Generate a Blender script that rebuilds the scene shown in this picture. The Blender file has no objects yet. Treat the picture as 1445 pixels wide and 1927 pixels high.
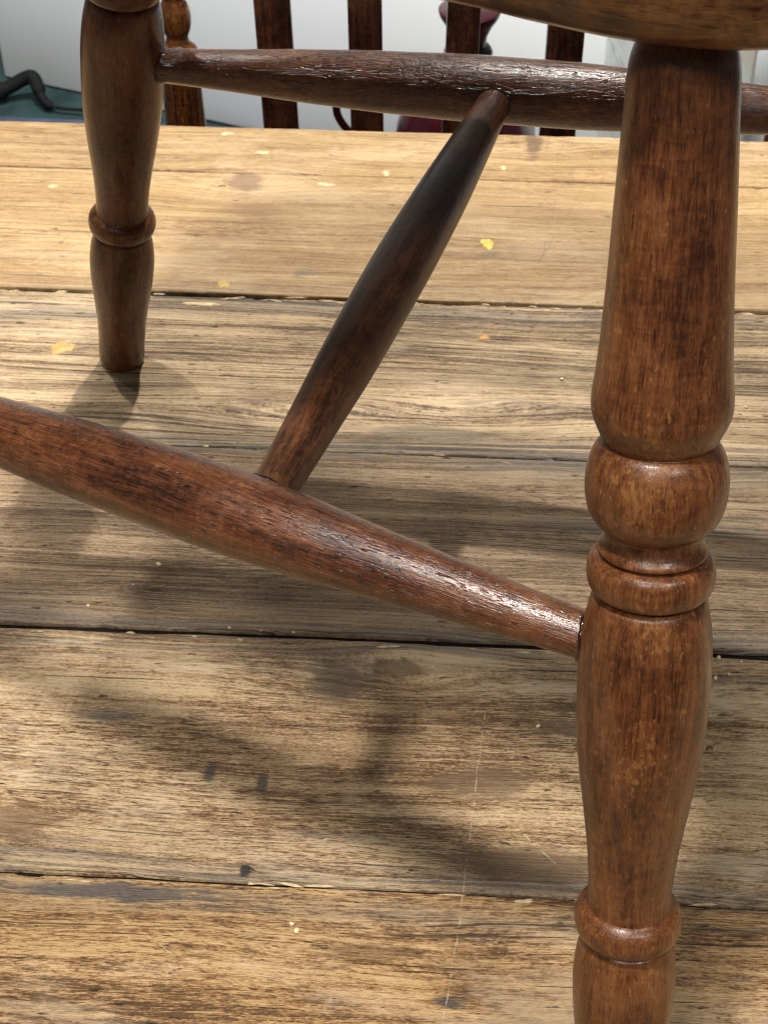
import bpy, bmesh, math, random
import numpy as np
from mathutils import Vector, Matrix, Quaternion

scene = bpy.context.scene
col = scene.collection
random.seed(7)

# ------------------------------------------------------------------ camera
cam_d = bpy.data.cameras.new('camera')
cam = bpy.data.objects.new('camera', cam_d)
col.objects.link(cam)
PITCH, ROLL = 0.7465, -0.0048
cam.matrix_world = (Matrix.Translation((0, 0, 0.6067)) @ Matrix.Rotation(math.pi / 2 - PITCH, 4, 'X')
                    @ Matrix.Rotation(ROLL, 4, 'Z'))
cam_d.sensor_fit = 'VERTICAL'
cam_d.sensor_height = 36.0
cam_d.sensor_width = 27.0
cam_d.lens = 36.0 * 3000.1 / 1927.0
cam_d.clip_start = 0.02
cam_d.clip_end = 60
cam_d.dof.use_dof = True
cam_d.dof.focus_distance = 0.60
cam_d.dof.aperture_fstop = 42
scene.camera = cam

# ------------------------------------------------------------------ world and lamps
world = bpy.data.worlds.new('World')
scene.world = world
world.use_nodes = True
world.node_tree.nodes['Background'].inputs[0].default_value = (1.0, 0.975, 0.94, 1)
world.node_tree.nodes['Background'].inputs[1].default_value = 0.08

def lamp(name, loc, target, power, size, color):
    d = bpy.data.lights.new(name, 'AREA')
    d.shape = 'DISK'
    d.size = size
    d.energy = power
    d.color = color
    o = bpy.data.objects.new(name, d)
    col.objects.link(o)
    o.location = loc
    o.rotation_euler = (Vector(target) - Vector(loc)).to_track_quat('-Z', 'Y').to_euler()
    return o

WARM = (1.0, 0.95, 0.88)
lamp('ceiling_spot_behind', (0.24, 1.60, 2.05), (0, 0.7, 0), 33, 0.05, WARM)
lamp('ceiling_spot_side', (-0.45, 1.30, 2.05), (0, 0.7, 0), 15, 0.05, WARM)
lamp('far_fill', (-1.6, 2.3, 2.1), (0, 0.7, 0), 8, 0.12, WARM)  # unseen lamp added to lift the far boards
lamp('ceiling_spot_overhead', (-0.34, 0.20, 2.05), (0, 0.5, 0), 29, 0.16, WARM)
lamp('front_fill', (0.75, -0.55, 1.9), (0, 0.5, 0), 11, 0.30, WARM)  # soft fill added from the front right, out of view
lamp('front_fill', (-0.55, -0.85, 2.0), (0, 0.5, 0), 11, 0.30, WARM)  # second added fill, front left, no visible source
d = bpy.data.lights.new('plinth_fill', 'SPOT')  # unseen spot added to brighten the white plinth
d.energy = 285; d.spot_size = math.radians(58); d.spot_blend = 0.5; d.shadow_soft_size = 0.12; d.color = (0.97, 0.99, 1.0)
o = bpy.data.objects.new('plinth_fill', d); col.objects.link(o)
o.location = (-0.5, 1.75, 2.2)
o.rotation_euler = (Vector((0.05, 2.50, -0.6)) - o.location).to_track_quat('-Z', 'Y').to_euler()

scene.cycles.use_denoising = True
scene.cycles.filter_width = 1.05
scene.view_settings.view_transform = 'Standard'
scene.view_settings.look = 'None'
scene.view_settings.exposure = 0.45
scene.view_settings.gamma = 1.0
scene.view_settings.use_curve_mapping = False

# ------------------------------------------------------------------ node helper
class NT:
    def __init__(s, name):
        s.m = bpy.data.materials.new(name)
        s.m.use_nodes = True
        s.t = s.m.node_tree
        s.b = s.t.nodes['Principled BSDF']
    def n(s, typ, **kw):
        x = s.t.nodes.new(typ)
        for k, v in kw.items():
            setattr(x, k, v)
        return x
    def put(s, sock, v):
        if isinstance(v, bpy.types.NodeSocket):
            s.t.links.new(v, sock)
        elif isinstance(v, (tuple, list)):
            v = tuple(v)
            if len(sock.default_value) == 4 and len(v) == 3:
                v = v + (1,)
            sock.default_value = v
        else:
            sock.default_value = v
    def math(s, op, a, b=0.0, c=0.0, clamp=False):
        x = s.n('ShaderNodeMath', operation=op, use_clamp=clamp)
        s.put(x.inputs[0], a); s.put(x.inputs[1], b); s.put(x.inputs[2], c)
        return x.outputs[0]
    def add(s, a, b): return s.math('ADD', a, b)
    def mul(s, a, b): return s.math('MULTIPLY', a, b)
    def sub(s, a, b): return s.math('SUBTRACT', a, b)
    def mad(s, a, b, c): return s.math('MULTIPLY_ADD', a, b, c)
    def comb(s, x, y, z):
        n = s.n('ShaderNodeCombineXYZ')
        s.put(n.inputs[0], x); s.put(n.inputs[1], y); s.put(n.inputs[2], z)
        return n.outputs[0]
    def sep(s, v):
        n = s.n('ShaderNodeSeparateXYZ'); s.put(n.inputs[0], v)
        return n.outputs
    def noise(s, vec, detail=3, rough=0.55, dist=0.0):
        n = s.n('ShaderNodeTexNoise')
        s.put(n.inputs['Vector'], vec)
        n.inputs['Scale'].default_value = 1.0
        n.inputs['Detail'].default_value = detail
        n.inputs['Roughness'].default_value = rough
        n.inputs['Distortion'].default_value = dist
        return n.outputs['Fac']
    def sstep(s, v, lo, hi, a=0.0, b=1.0):
        n = s.n('ShaderNodeMapRange', interpolation_type='SMOOTHSTEP')
        s.put(n.inputs[0], v)
        n.inputs[1].default_value = lo; n.inputs[2].default_value = hi
        n.inputs[3].default_value = a; n.inputs[4].default_value = b
        return n.outputs[0]
    def mix(s, f, a, b, mode='MIX'):
        n = s.n('ShaderNodeMix', data_type='RGBA', blend_type=mode)
        s.put(n.inputs[0], f); s.put(n.inputs[6], a); s.put(n.inputs[7], b)
        return n.outputs[2]
    def ramp(s, f, stops):
        n = s.n('ShaderNodeValToRGB')
        s.put(n.inputs[0], f)
        e = n.color_ramp.elements
        while len(e) < len(stops): e.new(0.5)
        for k, (p, c) in enumerate(stops):
            e[k].position = p; e[k].color = tuple(c) + (1,)
        return n.outputs[0]
    def bump(s, h, strength, dist, prev=None):
        n = s.n('ShaderNodeBump')
        n.inputs['Strength'].default_value = strength
        n.inputs['Distance'].default_value = dist
        s.put(n.inputs['Height'], h)
        if prev is not None: s.put(n.inputs['Normal'], prev)
        return n.outputs[0]

# ------------------------------------------------------------------ materials
def plank_material(name, off, va, vb, tones, ring, patch, grey_amt, knots=(), stains=(), marks=(),
                   bump=0.5, rough=0.45, worn=0.5, fine=0.5, reed=0.0, pitch=520.0):
    dark, mid, light, grey = tones
    m = NT(name)
    tc = m.n('ShaderNodeTexCoord'); tc.object = TABLE
    u, v, w = m.sep(tc.outputs['Object'])
    # grain runs along u; slow wander plus the swirl round each knot
    n1 = m.sub(m.noise(m.comb(m.mad(u, 2.4, off), m.mul(v, 8.0), off), 2), 0.5)
    n2 = m.sub(m.noise(m.comb(m.mad(u, 11.0, off * 2), m.mul(v, 34.0), off), 3), 0.5)
    vv = m.mad(n1, 0.030, v)
    vv = m.mad(n2, 0.0055, vv)
    kmask = None
    for (ku, kv, a, b, core) in knots:
        dx = m.mul(m.sub(u, ku), 1 / a); dv = m.sub(v, kv); dy = m.mul(dv, 1 / b)
        d2 = m.add(m.mul(dx, dx), m.mul(dy, dy))
        e = m.math('POWER', 2.718, m.mul(d2, -1.0))
        vv = m.sub(vv, m.mul(m.mul(dv, e), 0.82))
        if core > 0:
            wob = m.mad(n2, 2.2, d2)
            k = m.sstep(wob, 0.06 * core, 0.30 * core, 1.0, 0.0)
            kmask = k if kmask is None else m.math('MAXIMUM', kmask, k)
    broad = m.noise(m.comb(m.mad(u, 1.6, off), m.mul(vv, 85), off), 3, 0.6)
    lines = m.noise(m.comb(m.mad(u, 4.5, off), m.mul(vv, 560), off), 3, 0.65)
    fibre = m.noise(m.comb(m.mad(u, 110, off), m.mul(vv, 1700), off), 3, 0.7)
    blot = m.noise(m.comb(m.mad(u, 6.0, off), m.mul(v, 13), off), 5, 0.62, 0.5)
    strk = m.noise(m.comb(m.mad(u, 20, off), m.mul(vv, 90), off * 3), 6, 0.7, 0.4)
    ragg = m.noise(m.comb(m.mad(u, 100, off), m.mul(vv, 640), off), 5, 0.78, 0.3)
    t = m.mad(m.sub(broad, 0.5), 1.5 * ring, 0.5)
    t = m.mad(m.sub(lines, 0.5), 2.0 * ring, t)
    md = m.sstep(m.noise(m.comb(m.mad(u, 9, off + 21), m.mul(v, 26), off), 4, 0.6, 0.6), 0.38, 0.62, 0.22, 0.80)
    t = m.mad(m.mul(m.sub(fibre, 0.5), md), 2.2 * fine, t)
    t = m.mad(m.mul(m.sub(ragg, 0.5), md), 2.4 * fine, t)
    grit = m.noise(m.comb(m.mad(u, 420, off), m.mul(vv, 1500), off + 6), 2, 0.7)
    t = m.mad(m.sub(grit, 0.5), 1.25 * fine, t)
    t = m.mad(m.sub(blot, 0.5), 1.6 * patch, t)
    t = m.mad(m.sub(strk, 0.5), 1.5 * patch, t)
    if reed > 0:
        ph = m.mad(m.sub(m.noise(m.comb(m.mad(u, 7, off), m.mul(v, 60), off), 3), .5), 9.0, m.mul(vv, pitch * 6.2832))
        rd = m.mul(m.math('SINE', ph), m.sstep(m.noise(m.comb(m.mad(u, 9, off + 7), m.mul(vv, 90), off), 3), 0.35, 0.60, 0.25, 1.0))
        t = m.mad(rd, 0.20 * reed, t)
    c = m.ramp(t, [(0.20, dark), (0.48, mid), (0.78, light)])
    fleck = m.noise(m.comb(m.mad(u, 48, off + 11), m.mul(vv, 900), off), 3, 0.6)
    c = m.mix(m.mul(m.sstep(fleck, 0.60, 0.70), 0.55 * fine), c, tuple(min(1, x * 1.25 + .02) for x in light))
    c = m.mix(m.mul(m.mul(m.sstep(fleck, 0.38, 0.28), md), 0.45 * fine), c, tuple(x * .6 for x in dark))
    if reed > 0:
        c = m.mix(m.mul(m.sstep(m.mad(m.sub(ragg, .5), .8, rd), 0.30, 0.85), 0.62 * reed), c, tuple(x * .8 for x in dark))
    # pale worn areas with a broken edge
    wn = m.noise(m.comb(m.mad(u, 5, off + 9), m.mul(v, 16), off), 6, 0.66, 0.4)
    wmask = m.mul(m.sstep(m.mad(m.sub(ragg, .5), 0.35, wn), 0.50, 0.66), worn)
    pale = tuple(.45 * (x * 1.12 + 0.03) + .55 * y for x, y in zip(light, (.64, .515, .355)))
    c = m.mix(wmask, c, pale)
    # grey-black weathering along the board's edges
    da = m.math('ABSOLUTE', m.sub(v, va)); db = m.math('ABSOLUTE', m.sub(v, vb))
    ed = m.math('MINIMUM', da, db)
    gs = m.noise(m.comb(m.mad(u, 5, off + 3), m.mul(vv, 120), off), 5, 0.65)
    gm = m.mul(m.sstep(ed, 0.0, 0.034, 1.0, 0.0), m.sstep(gs, 0.36, 0.62))
    gs2 = m.noise(m.comb(m.mad(u, 4.0, off + 5), m.mul(vv, 45), off), 5, 0.65, 0.3)
    gm = m.math('MAXIMUM', gm, m.mul(m.sstep(gs2, 0.58, 0.72), 0.75))
    c = m.mix(m.math('MULTIPLY', gm, grey_amt, clamp=True), c, m.mix(m.sstep(lines, .4, .6), tuple(x * .38 for x in grey), grey))
    # small dark pits and checks lying along the grain
    pit = m.noise(m.comb(m.mad(u, 95, off), m.mul(vv, 420), off + 2), 2, 0.5)
    pm = m.sstep(pit, 0.68, 0.75)
    chk = m.noise(m.comb(m.mad(u, 9, off + 4), m.mul(vv, 620), off + 2), 2, 0.5)
    pm = m.math('MAXIMUM', pm, m.mul(m.sstep(chk, 0.685, 0.725), 0.9))
    c = m.mix(m.mul(pm, 0.8), c, (0.035, 0.024, 0.016))
    if kmask is not None:
        c = m.mix(m.mul(kmask, 0.8), c, (0.085, 0.047, 0.030))
    for (su, sv, a, b, colr, s) in stains:
        dx = m.mul(m.sub(u, su), 1 / a); dy = m.mul(m.sub(v, sv), 1 / b)
        d = m.math('SQRT', m.add(m.mul(dx, dx), m.mul(dy, dy)))
        d = m.mad(m.sub(strk, 0.5), 2.2, m.mad(m.sub(ragg, .5), 0.9, d))
        c = m.mix(m.mul(m.sstep(d, 0.40, 0.98, 1.0, 0.0), s), c, colr)
    for (u0, v0, u1, v1, wd, s, colr) in marks:      # scratches
        L = math.hypot(u1 - u0, v1 - v0); tx, ty = (u1 - u0) / L, (v1 - v0) / L
        al = m.add(m.mul(m.sub(u, u0), tx), m.mul(m.sub(v, v0), ty))
        ac = m.sub(m.mul(m.sub(u, u0), -ty), m.mul(m.sub(v, v0), -tx))
        ac = m.mad(m.sub(m.noise(m.comb(m.mul(al, 60), off, u0), 2), .5), 0.0026, ac)
        k = m.sstep(m.math('ABSOLUTE', ac), wd * 0.5, wd, 1.0, 0.0)
        k = m.mul(k, m.mul(m.math('GREATER_THAN', al, 0.0), m.math('LESS_THAN', al, L)))
        k = m.mul(k, m.sstep(m.noise(m.comb(m.mul(al, 150), off, u1), 4, 0.8), 0.42, 0.62))
        c = m.mix(m.mul(k, s), c, colr)
    m.put(m.b.inputs['Base Color'], c)
    m.put(m.b.inputs['Roughness'], m.mad(m.sub(ragg, 0.5), 0.35, m.mad(m.sub(blot, .5), 0.25, rough)))
    m.b.inputs['Specular IOR Level'].default_value = 0.38
    h = m.mad(lines, 0.9, m.mad(fibre, 0.45, m.mad(ragg, 0.5, m.mul(pm, -0.8))))
    h = m.mad(fleck, 0.5, m.mad(grit, 0.35, h))
    if reed > 0: h = m.mad(rd, 0.22 * reed, h)
    m.put(m.b.inputs['Normal'], m.bump(h, bump, 0.0011))
    return m.m

def turned_material(name, tones, axis='Z', rough=0.30, coat=0.25, cracks=0.0, fleck=0.5, bump=0.3, freq=1.0):
    """Old varnished wood, the grain along one local axis."""
    dark, mid, light, gold = tones
    m = NT(name)
    tc = m.n('ShaderNodeTexCoord')
    oi = m.n('ShaderNodeObjectInfo')
    x, y, z = m.sep(tc.outputs['Object'])
    if axis == 'X': x, z = z, x
    if axis == 'Y': y, z = z, y
    r = m.mul(oi.outputs['Random'], 17.0)
    x = m.add(x, m.mul(m.sub(m.noise(m.comb(m.mul(x, 40), m.mul(y, 40), m.mad(z, 14, r)), 2), .5), 0.004))
    def g(a, b, o=0.0, d=3, ro=0.6, di=0.0):
        return m.noise(m.comb(m.mul(x, a * freq), m.mul(y, a * freq), m.add(m.mad(z, b * freq, o), r)), d, ro, di)
    blot = g(42, 22, 1, 4, 0.6, 0.6)
    big = g(16, 9, 2, 3)
    strk = g(380, 28, 3, 4, 0.65)
    fib = g(1500, 150, 4, 3, 0.7)
    flk = g(520, 300, 5, 3, 0.6)
    cross = g(140, 330, 6, 4, 0.65, 0.8)
    t = m.mad(m.sub(blot, .5), 1.15, 0.5)
    t = m.mad(m.sub(big, .5), 0.9, t)
    t = m.mad(m.sub(strk, .5), 1.15, t)
    t = m.mad(m.sub(fib, .5), 1.05, t)
    t = m.mad(m.sub(cross, .5), 0.75, t)
    c = m.ramp(t, [(0.12, dark), (0.48, mid), (0.85, light)])
    fm = m.mul(m.sstep(m.mad(m.sub(blot, .5), 0.5, flk), 0.60, 0.72), fleck)
    c = m.mix(fm, c, gold)
    pore = m.sstep(g(1250, 140, 7, 2, 0.5), 0.62, 0.72)
    c = m.mix(m.mul(pore, 0.65), c, tuple(v * 0.35 for v in dark))
    h = m.mad(fib, 0.6, m.mad(strk, 0.55, m.mul(pore, -0.8)))
    if cracks > 0:
        ck = m.noise(m.comb(m.mul(x, 260 * freq), m.mul(y, 260 * freq), m.add(m.mul(z, 26 * freq), r)), 3, 0.62, 0.7)
        cl = m.sstep(m.math('ABSOLUTE', m.sub(ck, 0.5)), 0.0, 0.022, 1.0, 0.0)
        cl = m.mul(cl, m.sstep(blot, 0.44, 0.56))
        c = m.mix(m.mul(cl, 0.75 * cracks), c, tuple(v * 0.3 for v in dark))
        h = m.mad(cl, -1.5 * cracks, h)
    m.put(m.b.inputs['Base Color'], c)
    m.put(m.b.inputs['Roughness'], m.mad(m.sub(blot, .5), 0.30, m.mad(m.sub(fib, .5), 0.22, rough)))
    m.b.inputs['Specular IOR Level'].default_value = 0.34
    m.b.inputs['Coat Weight'].default_value = coat
    m.b.inputs['Coat Roughness'].default_value = 0.16
    nb = m.bump(h, bump, 0.0007)
    m.put(m.b.inputs['Normal'], nb)
    m.put(m.b.inputs['Coat Normal'], m.bump(h, bump * 0.5, 0.0006))
    return m.m

def plain_material(name, base, rough=0.5, var=0.12, scale=8.0, spec=0.5, fine=0.0, coat=0.0):
    m = NT(name)
    tc = m.n('ShaderNodeTexCoord')
    v = m.n('ShaderNodeVectorMath', operation='SCALE'); v.inputs[3].default_value = scale
    m.put(v.inputs[0], tc.outputs['Object'])
    n = m.noise(v.outputs[0], 5, 0.6, 0.3)
    c = m.mix(m.sstep(n, .3, .7), tuple(b * (1 - var) for b in base), tuple(min(1, b * (1 + var)) for b in base))
    m.put(m.b.inputs['Base Color'], c)
    m.put(m.b.inputs['Roughness'], m.mad(m.sub(n, .5), 0.25, rough))
    m.b.inputs['Specular IOR Level'].default_value = spec
    m.b.inputs['Coat Weight'].default_value = coat
    if fine > 0:
        v2 = m.n('ShaderNodeVectorMath', operation='SCALE'); v2.inputs[3].default_value = 600
        m.put(v2.inputs[0], tc.outputs['Object'])
        m.put(m.b.inputs['Normal'], m.bump(m.noise(v2.outputs[0], 2), fine, 0.003))
    return m.m

# ------------------------------------------------------------------ object helpers
def tag(o, label=None, cat=None, group=None, kind=None):
    if label: o['label'] = label
    if cat: o['category'] = cat
    if group: o['group'] = group
    if kind: o['kind'] = kind
    return o

def empty(name, loc=(0, 0, 0), rz=0.0):
    o = bpy.data.objects.new(name, None)
    o.empty_display_size = 0.05
    col.objects.link(o)
    o.matrix_basis = Matrix.Translation(loc) @ Matrix.Rotation(rz, 4, 'Z')
    return o

def wmat(o):
    return (wmat(o.parent) @ o.matrix_basis) if o.parent else o.matrix_basis.copy()

def link(name, me, mat, parent=None, world_m=None, smooth=True):
    if isinstance(me, bmesh.types.BMesh):
        bm = me
        me = bpy.data.meshes.new(name)
        bm.to_mesh(me); bm.free()
    if mat is not None and not me.materials: me.materials.append(mat)
    if smooth:
        me.polygons.foreach_set('use_smooth', [True] * len(me.polygons))
    o = bpy.data.objects.new(name, me)
    col.objects.link(o)
    M = world_m if world_m is not None else Matrix.Identity(4)
    if parent is not None:
        o.parent = parent
        o.matrix_basis = wmat(parent).inverted() @ M if world_m is not None else Matrix.Identity(4)
    else:
        o.matrix_basis = M
    return o

def pchip(xs, ys, q):
    xs = np.asarray(xs, float); ys = np.asarray(ys, float)
    h = np.diff(xs); d = np.diff(ys) / h
    m = np.zeros(len(xs)); m[0] = d[0]; m[-1] = d[-1]
    for i in range(1, len(xs) - 1):
        if d[i - 1] * d[i] > 0:
            w1 = 2 * h[i] + h[i - 1]; w2 = h[i] + 2 * h[i - 1]
            m[i] = (w1 + w2) / (w1 / d[i - 1] + w2 / d[i])
    i = np.clip(np.searchsorted(xs, q) - 1, 0, len(h) - 1)
    t = (q - xs[i]) / h[i]
    return ((1 + 2 * t) * (1 - t) ** 2 * ys[i] + t * (1 - t) ** 2 * h[i] * m[i]
            + t * t * (3 - 2 * t) * ys[i + 1] + t * t * (t - 1) * h[i] * m[i + 1])

def lathe_mesh(name, prof, seg=80, rings=260, wob=0.006, seed=0, cap=True):
    """prof: (height, radius) with rising height; a faintly uneven hand-turned surface."""
    hs = np.array([p[0] for p in prof]); rs = np.array([p[1] for p in prof])
    # more rings where the profile moves fast
    q = np.unique(np.concatenate([np.linspace(hs[0], hs[-1], rings), hs]))
    r = pchip(hs, rs, q)
    rng = np.random.default_rng(seed)
    ph = rng.uniform(0, 6.28, 6)
    ang = np.linspace(0, 2 * math.pi, seg, endpoint=False)
    L = hs[-1] - hs[0]
    R = r[:, None] * (1 + wob * (np.sin(2 * ang + ph[0])[None, :] * np.sin(q / L * 7 + ph[1])[:, None]
                                 + .6 * np.sin(3 * ang + ph[2])[None, :] * np.sin(q / L * 13 + ph[3])[:, None]))
    V = np.stack([R * np.cos(ang), R * np.sin(ang), np.repeat(q[:, None], seg, 1)], -1).reshape(-1, 3)
    n = len(q); F = []
    for i in range(n - 1):
        a = i * seg
        for j in range(seg):
            k = (j + 1) % seg
            F.append((a + j, a + k, a + seg + k, a + seg + j))
    if cap:
        F.append(tuple(range(seg - 1, -1, -1)))
        F.append(tuple((n - 1) * seg + j for j in range(seg)))
    me = bpy.data.meshes.new(name)
    me.from_pydata(V.tolist(), [], F)
    return me

def align_z(p, q, spin=0.0):
    d = (Vector(q) - Vector(p)).normalized()
    return Matrix.Translation(p) @ d.to_track_quat('Z', 'Y').to_matrix().to_4x4() @ Matrix.Rotation(spin, 4, 'Z')

def box_bm(x0, x1, y0, y1, z0, z1, bev=0.002, bm=None, seg=2):
    own = bmesh.new()
    bmesh.ops.create_cube(own, size=1.0)
    for v in own.verts:
        v.co = Vector(((x0 + x1) / 2 + v.co.x * (x1 - x0), (y0 + y1) / 2 + v.co.y * (y1 - y0), (z0 + z1) / 2 + v.co.z * (z1 - z0)))
    if bev > 0:
        bmesh.ops.bevel(own, geom=own.edges[:], offset=bev, segments=seg, affect='EDGES', profile=0.5)
    return own

def tube_bm(pts, rad, seg=12):
    bm = bmesh.new(); rings = []
    pts = [Vector(p) for p in pts]
    up = Vector((0.13, 0.9, 0.2)).normalized()
    for i, p in enumerate(pts):
        d = (pts[min(i + 1, len(pts) - 1)] - pts[max(i - 1, 0)]).normalized()
        a = d.cross(up).normalized(); b = d.cross(a)
        rr = rad[i] if isinstance(rad, (list, tuple)) else rad
        rings.append([bm.verts.new(p + a * math.cos(2 * math.pi * k / seg) * rr + b * math.sin(2 * math.pi * k / seg) * rr) for k in range(seg)])
    for r0, r1 in zip(rings, rings[1:]):
        for k in range(seg):
            bm.faces.new((r0[k], r0[(k + 1) % seg], r1[(k + 1) % seg], r1[k]))
    bm.faces.new(rings[0][::-1]); bm.faces.new(rings[-1])
    bmesh.ops.recalc_face_normals(bm, faces=bm.faces[:])
    return bm

def spline(pts, per=12, closed=False):
    P = [np.array(p, float) for p in pts]; n = len(P); out = []
    for i in range(n if closed else n - 1):
        g = lambda k: P[k % n] if closed else P[min(max(k, 0), n - 1)]
        a, b, c, d = g(i - 1), g(i), g(i + 1), g(i + 2)
        for k in range(per):
            t = k / per
            out.append(0.5 * (2 * b + (c - a) * t + (2 * a - 5 * b + 4 * c - d) * t * t + (3 * b - a - 3 * c + d) * t ** 3))
    if not closed: out.append(P[-1])
    return [tuple(x) for x in out]

# ------------------------------------------------------------------ the setting: floor and wall
FLOOR = -0.75
M_carpet = plain_material('teal_carpet', (0.015, 0.033, 0.034), 0.9, 0.35, 18, 0.2, fine=0.6)
bm = bmesh.new()
vs = [bm.verts.new(p) for p in ((-4, -3, FLOOR), (4, -3, FLOOR), (4, 5, FLOOR), (-4, 5, FLOOR))]
bm.faces.new(vs)
tag(link('floor', bm, M_carpet, smooth=False), kind='structure')
M_wall = plain_material('grey_wall_paint', (0.40, 0.40, 0.385), 0.8, 0.06, 3, 0.3)
tag(link('wall', box_bm(-4, 4, 2.95, 3.05, FLOOR + 0.001, 1.9, 0), M_wall, smooth=False), kind='structure')

# ------------------------------------------------------------------ the plank table
TABLE = empty('plank_table', (0, 0, 0), -0.0637)
tag(TABLE, 'worn old plank table with gaps between its boards, the turned-leg chair standing on it', 'table')
V_EDGE = [1.0766, 1.0108, 0.8579, 0.7053, 0.5581, 0.4073, 0.2570, 0.1080, -0.0400]
GAPS = [0.0, 0.0006, 0.0021, 0.0014, 0.0034, 0.0017, 0.002, 0.002, 0.0]
warm = ((0.17, 0.092, 0.039), (0.345, 0.220, 0.100), (0.50, 0.355, 0.185), (0.28, 0.25, 0.21))
silv = ((0.095, 0.058, 0.032), (0.385, 0.265, 0.146), (0.58, 0.435, 0.265), (0.18, 0.18, 0.175))
drab = ((0.095, 0.056, 0.029), (0.285, 0.188, 0.104), (0.46, 0.335, 0.205), (0.20, 0.185, 0.165))
mott = ((0.110, 0.056, 0.024), (0.355, 0.222, 0.108), (0.58, 0.43, 0.255), (0.20, 0.19, 0.175))
gold = ((0.105, 0.050, 0.018), (0.34, 0.187, 0.072), (0.57, 0.375, 0.175), (0.19, 0.17, 0.14))
BR = (0.06, 0.032, 0.018); DG = (0.045, 0.042, 0.040); PALE = (0.80, 0.70, 0.50); GD = (0.62, 0.42, 0.12)
P_MAT = [
    plank_material('board_wood_pale', 1.3, V_EDGE[0] + .03, V_EDGE[2], warm, 0.42, 0.36, 0.22,
                   knots=((-0.162, 0.999, 0.05, 0.024, 0.0), (0.045, 1.063, 0.04, 0.02, 0.0)),
                   stains=((-0.163, 0.997, 0.016, 0.020, (0.19, 0.12, 0.085), 0.65), (0.045, 1.060, 0.008, 0.022, (0.13, 0.08, 0.05), 0.8),
                           (-0.155, 0.960, 0.03, 0.010, (0.26, 0.15, 0.08), 0.5), (-0.11, 0.885, 0.012, 0.008, (0.17, 0.13, 0.10), 0.7),
                           (0.015, 0.915, 0.010, 0.007, (0.18, 0.13, 0.09), 0.6)),
                   marks=((-0.085, 0.985, -0.045, 0.945, 0.0007, 0.6, BR), (0.060, 0.985, 0.05, 0.915, 0.0006, 0.45, DG),
                          (0.075, 0.99, 0.045, 0.90, 0.0005, 0.4, DG), (0.045, 1.0, 0.075, 0.945, 0.0005, 0.5, DG),
                          (-0.30, 0.88, -0.27, 0.93, 0.0006, 0.5, BR)),
                   bump=0.35, rough=0.47, worn=0.35, fine=0.45),
    plank_material('board_wood_silvered', 4.7, V_EDGE[2], V_EDGE[3], silv, 0.90, 0.42, 0.65,
                   knots=((-0.10, 0.742, 0.07, 0.020, 0.0), (0.02, 0.752, 0.09, 0.022, 0.0)),
                   stains=((-0.13, 0.752, 0.03, 0.014, (0.20, 0.12, 0.07), 0.4), (-0.02, 0.725, 0.05, 0.01, (0.20, 0.16, 0.12), 0.6)),
                   bump=1.0, rough=0.47, worn=0.35, fine=0.6, reed=1.0, pitch=430),
    plank_material('board_wood_drab', 8.2, V_EDGE[3], V_EDGE[4], drab, 0.62, 0.36, 0.75,
                   bump=1.0, rough=0.42, worn=0.22, fine=0.7, reed=0.7, pitch=640,
                   stains=((0.07, 0.62, 0.03, 0.02, (0.13, 0.085, 0.05), 0.4),)),
    plank_material('board_wood_mottled', 12.9, V_EDGE[4], V_EDGE[5], mott, 0.50, 0.66, 0.75,
                   knots=((-0.028, 0.540, 0.045, 0.018, 0.35),),
                   stains=((-0.025, 0.539, 0.022, 0.010, (0.085, 0.040, 0.018), 0.65), (-0.060, 0.53, 0.02, 0.02, (0.12, 0.09, 0.06), 0.7),
                           (-0.1136, 0.468, 0.006, 0.008, DG, 0.85), (-0.088, 0.4645, 0.004, 0.008, DG, 0.8),
                           (-0.0899, 0.4141, 0.0032, 0.0036, (0.02, 0.02, 0.02), 0.95), (-0.21, 0.435, 0.03, 0.014, (0.17, 0.095, 0.045), 0.75),
                           (0.04, 0.425, 0.05, 0.014, (0.14, 0.085, 0.045), 0.7), (0.02, 0.468, 0.03, 0.012, (0.17, 0.11, 0.06), 0.7),
                           (-0.17, 0.50, 0.02, 0.006, (0.16, 0.14, 0.12), 0.6), (0.065, 0.505, 0.04, 0.01, (0.15, 0.10, 0.06), 0.7)),
                   marks=((0.018, 0.532, 0.0085, 0.408, 0.00045, 0.4, PALE), (0.022, 0.455, 0.05, 0.425, 0.0004, 0.6, PALE),
                          (0.075, 0.44, 0.105, 0.425, 0.0003, 0.5, PALE), (0.06, 0.50, 0.075, 0.48, 0.0003, 0.5, PALE)),
                   bump=1.0, rough=0.45, worn=0.8, fine=0.95),
    plank_material('board_wood_golden', 17.4, V_EDGE[5], V_EDGE[6], gold, 0.50, 0.72, 0.65,
                   stains=((0.004, 0.353, 0.010, 0.004, DG, 0.85), (-0.03, 0.375, 0.03, 0.006, (0.10, 0.05, 0.02), 0.5),
                           (-0.15, 0.399, 0.08, 0.006, (0.08, 0.075, 0.072), 0.85)),
                   marks=((0.0085, 0.406, 0.002, 0.345, 0.00045, 0.4, PALE), (0.035, 0.39, 0.02, 0.372, 0.0004, 0.6, BR),
                          (-0.14, 0.385, -0.11, 0.365, 0.0004, 0.4, PALE)),
                   bump=1.0, rough=0.45, worn=0.6, fine=0.95),
]
P_MAT = [P_MAT[0]] + P_MAT + [P_MAT[3], P_MAT[4]]

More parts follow.
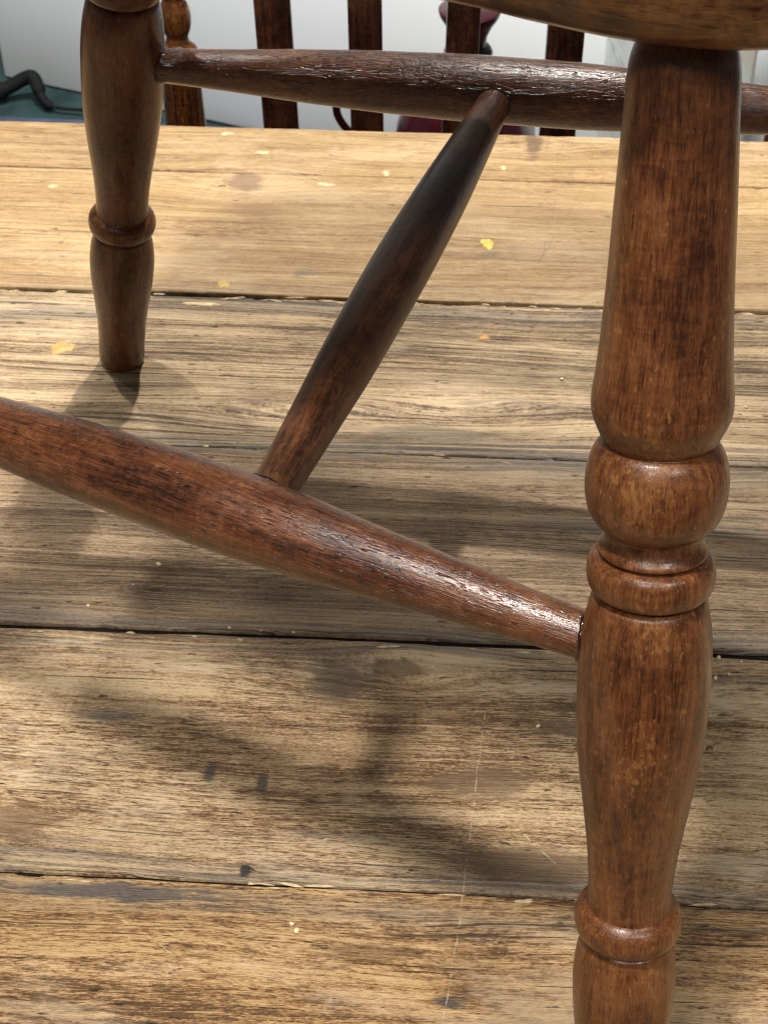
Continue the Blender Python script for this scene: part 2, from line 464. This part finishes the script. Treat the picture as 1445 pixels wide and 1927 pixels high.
def plank_mesh(va, vb, ga, gb, seed, lift):
    rng = np.random.default_rng(seed)
    us = np.unique(np.concatenate([np.linspace(-0.95, -0.42, 40), np.linspace(-0.42, 0.34, 330), np.linspace(0.34, 0.95, 45)]))
    n = len(us)
    def ragged(amp, chip):
        a = np.zeros(n)
        for wl, k in ((0.21, .9), (0.06, .7), (0.017, .5), (0.006, .35)):
            g = rng.normal(size=int(1.95 / wl) + 4); a += k * np.interp(us, np.linspace(-0.96, 0.96, len(g)), g)
        a *= amp
        g = rng.random(int(1.95 / 0.011) + 4); ch = np.interp(us, np.linspace(-0.96, 0.96, len(g)), g)
        return a + np.clip(ch - 0.90, 0, 1) * 8 * chip
    def vary(g_, lo):                                  # a seam opens and closes along its run
        k = np.zeros(n)
        for wl, a in ((0.16, 1.0), (0.045, .7), (0.012, .5)):
            r_ = rng.random(int(1.95 / wl) + 4); k += a * np.interp(us, np.linspace(-0.96, 0.96, len(r_)), r_)
        return g_ * (lo + (1 - lo) * np.clip(k / 1.1 - 0.25, 0, 1.4))
    ea = va - vary(ga / 2, 0.25) - np.abs(ragged(0.00014, 0.0014))
    eb = vb + vary(gb / 2, 0.25) + np.abs(ragged(0.00014, 0.0014))
    soft_a = 0.0005 + np.abs(ragged(0.00012, 0.0022)); soft_b = 0.0005 + np.abs(ragged(0.00012, 0.0022))
    wid = va - vb
    rows = [(ea, -0.032 + 0 * us), (ea, -0.0016 - 0.4 * soft_a), (ea - soft_a * .5, -0.0005 - .1 * soft_a), (ea - soft_a * 1.4, 0 * us)]
    for f in (0.2, 0.4, 0.6, 0.8):
        rows.append((va - wid * f + 0 * us, 0 * us))
    rows += [(eb + soft_b * 1.4, 0 * us), (eb + soft_b * .5, -0.0005 - .1 * soft_b), (eb, -0.0016 - 0.4 * soft_b), (eb, -0.032 + 0 * us)]
    V = []
    for (vv, zz) in rows:
        V += [(us[i], float(vv[i]), float(zz[i]) + lift) for i in range(n)]
    F = []
    for k in range(len(rows) - 1):
        for i in range(n - 1):
            F.append((k * n + i, (k + 1) * n + i, (k + 1) * n + i + 1, k * n + i + 1))
    k = len(rows) - 1
    F.append(tuple([r * n for r in range(len(rows))])); F.append(tuple([r * n + n - 1 for r in range(len(rows) - 1, -1, -1)]))
    for i in range(n - 1): F.append((k * n + i, i, i + 1, k * n + i + 1))
    me = bpy.data.meshes.new('plank'); me.from_pydata(V, [], F)
    return me

planks = []
LIFT = [0.0006, 0.0006, -0.0006, 0.0, -0.0008, -0.0002, -0.0003, 0]
for i in range(8):
    me = plank_mesh(V_EDGE[i], V_EDGE[i + 1], GAPS[i], GAPS[i + 1], 20 + i, LIFT[i])
    planks.append(link('plank', me, P_MAT[i], TABLE, smooth=False))
M_under = turned_material('table_frame_wood', ((0.05, 0.025, 0.012), (0.13, 0.07, 0.032), (0.22, 0.13, 0.06), (0.25, 0.15, 0.07)), 'X', 0.6, 0.0)
for yy in (-0.005, 1.02):
    link('apron', box_bm(-0.85, 0.85, yy, yy + 0.028, -0.150, -0.0335), M_under, TABLE)
for x in (-0.87, 0.81):
    link('apron', box_bm(x, x + 0.03, 0.03, 1.01, -0.150, -0.0335), M_under, TABLE)
for sx in (-1, 1):
    for y in (0.06, 0.98):
        link('leg', box_bm(sx * 0.80 - 0.032, sx * 0.80 + 0.032, y - 0.032, y + 0.032, FLOOR, -0.0335, 0.004), M_under, TABLE)

# drops of paint, wax and putty stuck to the boards
def blob_bm(a, b, h, seed, n=22, rag=0.25):
    rng = np.random.default_rng(seed); bm = bmesh.new()
    ph = rng.uniform(0, 6.28, 5)
    top = bm.verts.new((0, 0, h)); r0 = []; r1 = []
    for k in range(n):
        t = 2 * math.pi * k / n
        s = 1 + rag * (.6 * math.sin(2 * t + ph[0]) + .5 * math.sin(3 * t + ph[1]) + .4 * math.sin(5 * t + ph[2]) + .3 * math.sin(7 * t + ph[3]))
        r0.append(bm.verts.new((a * s * math.cos(t), b * s * math.sin(t), 0)))
        r1.append(bm.verts.new((.8 * a * s * math.cos(t), .8 * b * s * math.sin(t), h * .85)))
    for k in range(n):
        j = (k + 1) % n
        bm.faces.new((r0[k], r0[j], r1[j], r1[k])); bm.faces.new((r1[k], r1[j], top))
    return bm
def spot_mat(name, c, r=0.5): return plain_material(name, c, r, 0.22, 220, 0.4)
M_yel = spot_mat('yellow_paint', (0.75, 0.55, 0.12)); M_org = spot_mat('orange_putty', (0.60, 0.29, 0.10))
M_tan = spot_mat('tan_wax', (0.52, 0.36, 0.12)); M_cream = spot_mat('cream_paint', (0.66, 0.51, 0.28)); M_resin = spot_mat('amber_resin', (0.16, 0.09, 0.03), 0.2)
TOPZ = 0.0002
for (pl, u, v, a, b, m_, sd) in ((0, 0.0126, 0.9276, .0042, .0062, M_yel, 1), (0, -0.1612, 0.8699, .0036, .0050, M_tan, 2),
                                 (1, -0.2540, 0.7963, .0066, .0062, M_org, 3), (3, 0.1251, 0.4964, .0020, .0017, M_resin, 4),
                                 (0, -0.155, 1.040, .006, .0018, M_cream, 5), (0, -0.105, 0.998, .006, .0022, M_cream, 6),
                                 (0, -0.062, 1.016, .0028, .003, M_cream, 7), (0, 0.023, 1.028, .002, .003, M_cream, 8),
                                 (0, -0.30, 0.985, .004, .0016, M_cream, 9), (0, -0.185, 1.066, .005, .002, M_cream, 10),
                                 (1, 0.012, 0.822, .003, .003, M_org, 11), (1, -0.173, 0.848, .010, .002, M_cream, 12)):
    pl = pl + 1 if (pl or v < 1.0108) else 0
    o = link('paint_spot', blob_bm(a, b, 0.0007, sd), m_, planks[pl])
    o.matrix_basis = Matrix.Translation((u, v, LIFT[pl] + 0.00004))

# near-black strips laid in the seams: packed dirt plus painted shade of the gaps
M_seam_shade = plain_material('seam_shade_fill', (0.012, 0.009, 0.007), 0.95, 0.4, 400, 0.1)
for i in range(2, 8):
    link('seam_shade_fill', box_bm(-.94, .94, V_EDGE[i] - .0042, V_EDGE[i] + .0042, -.030, -.0026, 0), M_seam_shade, TABLE, smooth=False)
# torn slivers of pale wood along the seams
def slivers(pl, v, n, spread, seed, u0=-0.40, u1=0.32):
    rng = np.random.default_rng(seed); V = []; F = []
    for _ in range(n):
        u = rng.uniform(u0, u1); L = rng.uniform(.0015, .008); w = rng.uniform(.0002, .0009); a = rng.normal() * .12
        y = v + rng.normal() * spread; z = LIFT[pl] + rng.uniform(-0.0004, 0.0002); b = len(V); ca, sa = math.cos(a), math.sin(a)
        for (p, q, h) in ((-L, 0, 0), (-.3 * L, w, .0003), (.5 * L, .7 * w, .0004), (L, 0, 0), (.4 * L, -w, .0002), (-.4 * L, -.8 * w, .0003), (0, 0, .0009)):
            V.append((u + p * ca - q * sa, y + p * sa + q * ca, z + h))
        for k in range(6): F.append((b + (k + 1) % 6, b + k, b + 6))
    me = bpy.data.meshes.new('splinters'); me.from_pydata(V, [], F)
    bm = bmesh.new(); bm.from_mesh(me); bmesh.ops.recalc_face_normals(bm, faces=bm.faces[:]); bm.to_mesh(me); bm.free()
    tag(link('splinters', me, M_sliver, planks[pl], smooth=False), kind='stuff')
M_sliver = plain_material('torn_pale_wood', (0.58, 0.45, 0.27), 0.75, 0.3, 260)
slivers(2, V_EDGE[2] - 0.0022, 60, 0.0012, 5)
slivers(3, V_EDGE[3] - 0.0014, 26, 0.0012, 6)
slivers(4, V_EDGE[4] - 0.0030, 16, 0.0010, 7)
slivers(5, V_EDGE[5] - 0.0014, 22, 0.0009, 8)

# ------------------------------------------------------------------ the chair standing on the table
CX, CY, TH, H = -0.0284, 0.5715, -0.3235, 0.40
CHAIR = empty('turned_leg_chair', (CX, CY, 0), TH)
tag(CHAIR, 'dark brown varnished wooden chair with ringed turned legs standing on the plank table', 'chair')
U_, VR, VL, SUR, SUL, SVN, SVF = .1996, .2258, .1710, .1051, .1382, .2754, .0202
def leg_pt(su, sv, t):
    k = H * t
    u = su * (U_ + (0.032 if su > 0 and sv > 0 else 0) - (SUR if su > 0 else SUL) * k); v = sv * ((VR if su > 0 else VL) - (SVN if sv < 0 else SVF) * k)
    c, s = math.cos(TH), math.sin(TH)
    return Vector((CX + c * u - s * v, CY + s * u + c * v, k))

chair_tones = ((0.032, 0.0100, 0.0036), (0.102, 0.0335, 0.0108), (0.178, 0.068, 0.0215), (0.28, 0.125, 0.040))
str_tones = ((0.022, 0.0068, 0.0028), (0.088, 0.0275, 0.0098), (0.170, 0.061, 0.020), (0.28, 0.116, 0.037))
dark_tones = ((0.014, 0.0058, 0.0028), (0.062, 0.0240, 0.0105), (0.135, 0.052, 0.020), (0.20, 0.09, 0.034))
M_leg = turned_material('leg_wood', chair_tones, 'Z', 0.30, 0.24, 0.0, 0.55, 0.30)
M_str = turned_material('stretcher_wood', str_tones, 'Z', 0.26, 0.5, 0.25, 0.45, 0.80)
M_str2 = turned_material('far_stretcher_wood', str_tones, 'Z', 0.24, 0.6, 0.8, 0.6, 0.85)
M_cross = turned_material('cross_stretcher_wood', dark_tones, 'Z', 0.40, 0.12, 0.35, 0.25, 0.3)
M_seat = turned_material('seat_wood', ((0.026, 0.010, 0.004), (0.105, 0.044, 0.0155), (0.21, 0.098, 0.033), (0.27, 0.14, 0.05)), 'X', 0.36, 0.2, 0.0, 0.2, 0.3, 0.6)

LEG = [(0, .0120), (.003, .0132), (.010, .0139), (.035, .01405), (.077, .0147), (.105, .0158), (.133, .0171), (.165, .0184), (.196, .01895),
       (.222, .0182), (.238, .0168), (.2440, .0160), (.2462, .0149), (.2482, .0163), (.251, .0179), (.256, .0190), (.2635, .01945), (.271, .0190),
       (.2765, .0177), (.2795, .0162), (.281, .01515), (.292, .0149), (.319, .0154), (.342, .0163), (.364, .0174), (.393, .0190),
       (.4237, .0205), (.4465, .0215), (.480, .0221), (.515, .0222), (.540, .0217), (.560, .0208), (.575, .0196), (.584, .0185), (.5870, .0174),
       (.5886, .0158), (.5900, .0172), (.5920, .0190), (.597, .0202), (.606, .0208), (.614, .0204), (.6198, .0191), (.6220, .0172), (.6232, .0156), (.6243, .0168), (.6258, .0177), (.6282, .0175),
       (.6320, .0163), (.6365, .0154), (.6415, .0151), (.6442, .0153), (.6470, .0174), (.653, .0197), (.661, .0213), (.671, .0222), (.682, .0225),
       (.693, .0222), (.703, .0212), (.711, .0197), (.7153, .0181), (.7170, .0168), (.7190, .0179), (.7245, .0190), (.7315, .0203), (.739, .0214),
       (.7455, .0218), (.752, .0217), (.7727, .0207), (.8136, .0194), (.8532, .0185), (.8914, .0178), (.9286, .0170), (.9648, .0162), (.985, .0158), (.996, .0152), (1.005, .0141),
       (1.015, .0132), (1.035, .0128)]
leg_meshes = {}
for (su, sv) in ((1, -1), (-1, 1), (-1, -1), (1, 1)):
    p0, p1 = leg_pt(su, sv, 0), leg_pt(su, sv, 1)
    L = (p1 - p0).length
    sh = 0.026 if (su, sv) == (-1, 1) else 0.0         # each leg was turned by eye: its bead sits a little higher
    st = lambda t: t + sh * min(1, max(0, (t - .40) / .18)) * (1 if t < .75 else max(0, (1.0 - t) / .25))
    me = lathe_mesh('leg', [(st(t) * L, r) for t, r in LEG], 96, 420, 0.004, seed=11 * su + sv + 40)
    M = align_z(p0, p1, {(1, -1): 0.4, (-1, 1): 2.1, (-1, -1): 3.3, (1, 1): 5.0}[(su, sv)])
    # cut the foot level with the table: lowest rim vertices are flattened to z = 0
    Mi = M.inverted()
    for v in me.vertices:
        w = M @ v.co
        if w.z < 0.0004:
            w.z = 0.0004; v.co = Mi @ w
    link('leg', me, M_leg, CHAIR, M)

TSR, TSL, MM = .5277, .5188, .4253
nj, nl, fj, fr = leg_pt(1, -1, TSR), leg_pt(-1, -1, TSL), leg_pt(-1, 1, TSL), leg_pt(1, 1, TSR)
def stretcher(name, a, b, prof, mat, spin, seed):
    L = (b - a).length
    me = lathe_mesh(name, [(t * L, r) for t, r in prof], 72, 240, 0.012, seed)
    return link(name, me, mat, CHAIR, align_z(a, b, spin))
side = [(0.02, .0084), (0.06, .0086), (0.12, .0093), (0.20, .0108), (0.30, .0130), (0.40, .0152), (0.48, .0160), (0.56, .0157), (0.66, .0148), (0.78, .0128), (0.90, .0100), (0.98, .0085)]
near_s = stretcher('side_stretcher', nj, nl, side, M_str, 0.3, 3)
farp = [(0.02, .0086), (0.07, .0092), (0.15, .0108), (0.27, .0138), (0.38, .0158), (0.50, .0170), (0.62, .0168), (0.74, .0150), (0.86, .0124), (0.94, .0104), (0.98, .0100)]
far_s = stretcher('side_stretcher', fj, fr, farp, M_str2, 2.2, 4)
nm = nj.lerp(nl, MM); fm = fj.lerp(fr, 0.5265)
crossp = [(0.0, .0080), (0.03, .0082), (0.06, .0086), (0.16, .0100), (0.32, .0124), (0.50, .0134), (0.66, .0126), (0.82, .0105), (0.93, .0088), (1.0, .0082)]
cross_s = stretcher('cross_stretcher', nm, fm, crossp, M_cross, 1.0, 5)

# old glue squeezed out round the sockets, following the line where rod meets rod
M_glue = plain_material('dark_old_glue', (0.020, 0.007, 0.004), 0.16, 0.3, 300, 0.5, coat=0.3)
def glue_bead(parent, a, b, prof, t_from, ha, hb, hprof, size, seed):
    # rod a->b leaves host ha->hb; walk out along the rod from t_from until its skin leaves the host
    L = (b - a).length; d = (b - a) / L; HL = (hb - ha).length; hd = (hb - ha) / HL
    ps = np.array(prof); hp_ = np.array(hprof)
    e1 = d.orthogonal().normalized(); e2 = d.cross(e1); pts = []; rad = []
    rng = np.random.default_rng(seed); ph = rng.uniform(0, 6.28, 4)
    n = 56
    for k in range(n + 1):
        f = 2 * math.pi * k / n; s = 0.0
        while s < 0.05:
            t = t_from + s / L if t_from < .5 else t_from - s / L
            r = float(np.interp(t, ps[:, 0], ps[:, 1])) + size * 0.12
            p = a + d * (t * L) + (e1 * math.cos(f) + e2 * math.sin(f)) * r
            q = (p - ha).dot(hd)
            if (p - ha - hd * q).length > float(np.interp(q / HL, hp_[:, 0], hp_[:, 1])): break
            s += 0.0003
        pts.append(p); rad.append(size * (1 + .45 * math.sin(f + ph[0]) + .3 * math.sin(3 * f + ph[1]) + .2 * math.sin(7 * f + ph[2])))
    link('glue_bead', tube_bm(pts, rad, 8), M_glue, parent, Matrix.Identity(4))
glue_bead(cross_s, nm, fm, crossp, 0.0, nj, nl, side, 0.0011, 1)
glue_bead(cross_s, nm, fm, crossp, 1.0, fj, fr, farp, 0.0005, 2)
glue_bead(near_s, nj, nl, side, 0.0, leg_pt(1, -1, 0), leg_pt(1, -1, 1), LEG, 0.0006, 3)
glue_bead(far_s, fj, fr, farp, 0.0, leg_pt(-1, 1, 0), leg_pt(-1, 1, 1), LEG, 0.0006, 4)

# seat: one thick board with a rounded edge and a shallow dished top
OUT = [(0.0148, 0.4119), (0.0385, 0.3990), (0.0653, 0.3868), (0.0985, 0.3812), (0.126, 0.390), (0.148, 0.415), (0.176, 0.475), (0.212, 0.58),
       (0.240, 0.69), (0.222, 0.750), (0.150, 0.782), (0.0, 0.812), (-0.125, 0.822), (-0.178, 0.785), (-0.215, 0.68), (-0.236, 0.575), (-0.205, 0.515), (-0.110, 0.464), (-0.035, 0.432)]
out = spline(OUT, 14, True)
cen = np.mean(np.array(out), axis=0)
def seat_mesh():
    lay = [(0.10, .4085), (.045, .4085), (.020, .4089), (.0085, .4108), (.0030, .4145), (.0006, .4195), (0, .4250), (.0002, .4380), (.0016, .4440), (.005, .4490), (.011, .4520), (.020, .4530), (.05, .4505), (.09, .4455)]
    P = np.array(out); n = len(P)
    tang = np.roll(P, -1, 0) - np.roll(P, 1, 0)
    nor = np.stack([-tang[:, 1], tang[:, 0]], 1); nor /= np.linalg.norm(nor, axis=1)[:, None]
    if np.mean(np.sum(nor * (cen - P), 1)) < 0: nor = -nor
    Mi = wmat(CHAIR).inverted()
    V = []; F = []
    for (d, z) in lay:
        for k in range(n):
            q = P[k] + nor[k] * d
            V.append(tuple(Mi @ Vector((q[0], q[1], z))))
    for a in range(len(lay) - 1):
        for k in range(n):
            j = (k + 1) % n
            F.append((a * n + k, a * n + j, (a + 1) * n + j, (a + 1) * n + k))
    V.append(tuple(Mi @ Vector((cen[0], cen[1], .4085)))); V.append(tuple(Mi @ Vector((cen[0], cen[1], .441))))
    for k in range(n):
        j = (k + 1) % n
        F.append((j, k, len(V) - 2)); F.append(((len(lay) - 1) * n + k, (len(lay) - 1) * n + j, len(V) - 1))
    me = bpy.data.meshes.new('seat'); me.from_pydata(V, [], F)
    b = bmesh.new(); b.from_mesh(me); bmesh.ops.recalc_face_normals(b, faces=b.faces[:]); b.to_mesh(me); b.free()
    return me
link('seat', seat_mesh(), M_seat, CHAIR)

# ------------------------------------------------------------------ behind the table: second chair, pot, plinth
BY = 1.24
BACK = empty('slat_back_chair', (0.085, BY, FLOOR))
tag(BACK, 'dark mahogany slat-back chair standing behind the far edge of the plank table', 'chair')
mah = ((0.006, 0.0022, 0.0018), (0.030, 0.0095, 0.0065), (0.085, 0.027, 0.012), (0.20, 0.075, 0.022))
mah2 = ((0.015, 0.005, 0.002), (0.09, 0.030, 0.008), (0.20, 0.075, 0.020), (0.28, 0.12, 0.036))
M_mah = turned_material('mahogany', mah, 'Z', 0.30, 0.3, 0, 0.3, 0.15)
M_mah2 = turned_material('mahogany_post', mah2, 'Z', 0.26, 0.5, 0, 0.3, 0.15)
post = [(-.749, .012), (-.70, .015), (-.40, .018), (-.32, .0185), (-.25, .0185), (-.09, .0176), (-.045, .0166), (-.022, .0160), (-.0185, .0166), (-.0145, .0168), (-.0105, .0150),
        (-.0065, .0110), (-.0020, .0092), (.0005, .0096), (.004, .0112), (.010, .0126), (.0165, .0130), (.023, .0124), (.029, .0104), (.032, .0090), (.036, .0100), (.045, .0135), (.12, .0165), (.21, .015), (.235, .012), (.25, .0165), (.262, .017), (.272, .012), (.276, .004)]
pm_ = lathe_mesh('back_post', post, 48, 300, 0.003, 9)
for x in (-0.1695, 0.350):
    link('back_post', pm_, M_mah2, BACK, Matrix.Translation((x, BY, 0)))
for k, (xt, xb, w) in enumerate(((-0.0908, -0.087, .030), (-0.0144, -0.0128, .0282), (0.0691, 0.0655, .0275), (0.1530, 0.1520, .0305), (0.2400, 0.2400, .030))):
    b = box_bm(-w / 2, w / 2, -.006, .006, -.265, .205, 0.0015)
    for v in b.verts:
        v.co.x += xb + (xt - xb) * (v.co.z + .087) / .116 * 0.6
    link('slat', b, M_mah, BACK, Matrix.Translation((0, BY, 0)))
M_mahx = turned_material('mahogany_rail', mah, 'X', 0.30, 0.3, 0, 0.3, 0.15)
link('top_rail', box_bm(-.160, .340, -.014, .014, .2052, .262, 0.006), M_mahx, BACK, Matrix.Translation((0, BY, 0)))
link('bottom_rail', box_bm(-.153, .333, -.011, .011, -.300, -.2652, 0.004), M_mahx, BACK, Matrix.Translation((0, BY, 0)))
link('seat', box_bm(-.175, .356, .019, .360, -.325, -.300, 0.007), M_mahx, BACK, Matrix.Translation((0, BY, 0)))
fl = lathe_mesh('leg', [(-.749, .012), (-.69, .016), (-.60, .019), (-.52, .015), (-.44, .020), (-.38, .019), (-.326, .017)], 40, 120, 0.003, 8)
for x in (-0.14, 0.32):
    link('leg', fl, M_mah, BACK, Matrix.Translation((x, BY + .32, 0)))
for x in (-0.1695 + .012, 0.350 - .012):
    link('side_rail', box_bm(x - .01, x + .01, .012, .325, -.372, -.3252, 0.003), M_mah, BACK, Matrix.Translation((0, BY, 0)))

POT = empty('enamel_coffee_pot', (0.0845, 1.45, -0.2998))
tag(POT, 'dark maroon enamel pot with a narrow black-banded neck, on the slat-back chair', 'pot')
M_maroon = plain_material('maroon_enamel', (0.030, 0.0015, 0.006), 0.22, 0.15, 20, 0.5, coat=0.4)
M_black = plain_material('black_enamel', (0.006, 0.006, 0.007), 0.25, 0.1, 20)
def at_pot(name, prof, mat):
    return link(name, lathe_mesh(name, [(z + .30, r) for z, r in prof], 64, 120, 0.002, 2), mat, POT, Matrix.Translation((0.0845, 1.45, -0.2998)))
at_pot('body', [(-.30, .060), (-.295, .066), (-.27, .0715), (-.21, .0705), (-.175, .060), (-.148, .041), (-.131, .0255), (-.1265, .0222)], M_maroon)
at_pot('neck_band', [(-.1262, .0226), (-.122, .0240), (-.117, .0215), (-.1145, .0178)], M_black)
at_pot('spout_collar', [(-.1143, .0172), (-.107, .0176), (-.095, .0222), (-.081, .0298), (-.0785, .0302), (-.0775, .028)], M_maroon)
hp = spline([(.044, 0, -.150), (.005, 0, -.138), (-.032, 0, -.150), (-.0455, 0, -.178), (-.0395, 0, -.200), (-.0200, 0, -.219), (.017, 0, -.238)], 8)
link('handle', tube_bm([(x, 1.45 + y, z) for x, y, z in hp], 0.0042), M_maroon, POT, Matrix.Identity(4))

M_white = plain_material('white_gloss_paint', (0.80, 0.82, 0.83), 0.5, 0.02, 4, 0.4)
ang = math.atan2(2.431 - 2.6081, -.2579 + .6706)
pb = link('white_plinth', box_bm(0, 2.3, 0, 0.40, 0.002, 0.50, 0.004), M_white, None,
          Matrix.Translation((-.6706, 2.6081, FLOOR)) @ Matrix.Rotation(ang, 4, 'Z'))
tag(pb, 'long white painted plinth standing on the teal carpet behind the slat-back chair', 'plinth')

m = NT('stained_plaster')
tc = m.n('ShaderNodeTexCoord'); x, y, z = m.sep(tc.outputs['Object'])
n1 = m.noise(m.comb(m.mul(x, 22), m.mul(y, 22), m.mul(z, 16)), 5, .6, .5)
n2 = m.noise(m.comb(m.mad(x, 40, m.mul(z, 18)), m.mul(y, 9), m.mul(z, 6)), 3, .6)
c = m.ramp(n1, [(.3, (.36, .38, .38)), (.6, (.52, .54, .53))])
c = m.mix(m.mul(m.sstep(m.math('ABSOLUTE', m.sub(n2, .5)), 0, .02, 1, 0), .6), c, (.20, .22, .23))
c = m.mix(m.mul(m.sstep(n1, .55, .68), .5), c, (.42, .34, .22))
m.put(m.b.inputs['Base Color'], c); m.b.inputs['Roughness'].default_value = .55
gb = link('plaster_block', box_bm(0, .20, 0, .10, 0.002, .46, 0.006), m.m, None, Matrix.Translation((.300, 1.99, FLOOR)) @ Matrix.Rotation(-.15, 4, 'Z'))
tag(gb, 'grey stained plaster block standing in front of the white plinth', 'block')

mat_ = link('floor_mat', box_bm(-.9, .46, -.55, 0, 0.001, 0.010, 0.003), plain_material('blue_grey_mat', (0.045, 0.055, 0.090), 0.7, 0.25, 30, 0.3, fine=0.5), None,
            Matrix.Translation((-.62, 2.452, FLOOR)) @ Matrix.Rotation(-.10, 4, 'Z'))
tag(mat_, 'blue-grey flat mat lying on the teal carpet', 'mat')
br = link('bent_strap', tube_bm(spline([(-.95, 2.50, FLOOR + .018), (-.75, 2.512, FLOOR + .018), (-.665, 2.520, FLOOR + .020), (-.615, 2.530, FLOOR + .040), (-.598, 2.522, FLOOR + .043), (-.582, 2.495, FLOOR + .020), (-.560, 2.480, FLOOR + .012), (-.51, 2.470, FLOOR + .0115)], 8),
                                [0.016] * 18 + [0.012] * 20 + [0.008] * 9 + [0.003] * 10), plain_material('black_rubber', (0.004, 0.004, 0.005), 0.75, 0.1, 8, 0.15), None, Matrix.Identity(4))
tag(br, 'black bent strap lying on the teal carpet beside the blue-grey mat', 'strap')

# ------------------------------------------------------------------ crumbs of sawdust on the boards
M_crumb = plain_material('pale_sawdust', (0.72, 0.60, 0.38), 0.8, 0.2, 300)
cr = bmesh.new(); bmesh.ops.create_icosphere(cr, subdivisions=1, radius=1.0)
for v in cr.verts: v.co *= random.uniform(.7, 1.15)
me_c = bpy.data.meshes.new('crumb'); cr.to_mesh(me_c); cr.free(); me_c.materials.append(M_crumb)
TM = wmat(TABLE)
spots = [(-.1609, .6059, .0015), (-.1928, .5729, .0013), (.0427, .5049, .0011), (-.172, .590, .0006), (-.155, .574, .0006), (-.1165, .5615, .0011),
         (-.100, .5605, .0008), (-.083, .5603, .0009), (.135, .555, .0013), (.146, .553, .0010), (.139, .544, .0012), (.128, .549, .0008), (.132, .541, .0014),
         (.195, .765, .0018), (.060, .781, .0014), (.17, .76, .0009), (-.045, .6305, .0012), (.09, .645, .0007), (.133, .585, .0009), (.118, .600, .0007),
         (-.066, .3870, .0012), (-.0635, .3835, .0017), (-.030, .862, .0012), (.045, .860, .0010)]
for (u, v, s) in spots:
    o = bpy.data.objects.new('sawdust_crumb', me_c); col.objects.link(o)
    o.matrix_basis = TM @ Matrix.Translation((u, v, s * .45 - 0.0003)) @ Matrix.Rotation(random.uniform(0, 6), 4, 'Z') @ Matrix.Diagonal((s * random.uniform(.9, 1.7), s, s * .6, 1))
    tag(o, 'tiny pale crumb of sawdust lying on the boards of the plank table', 'crumb', 'sawdust crumbs on the plank table')
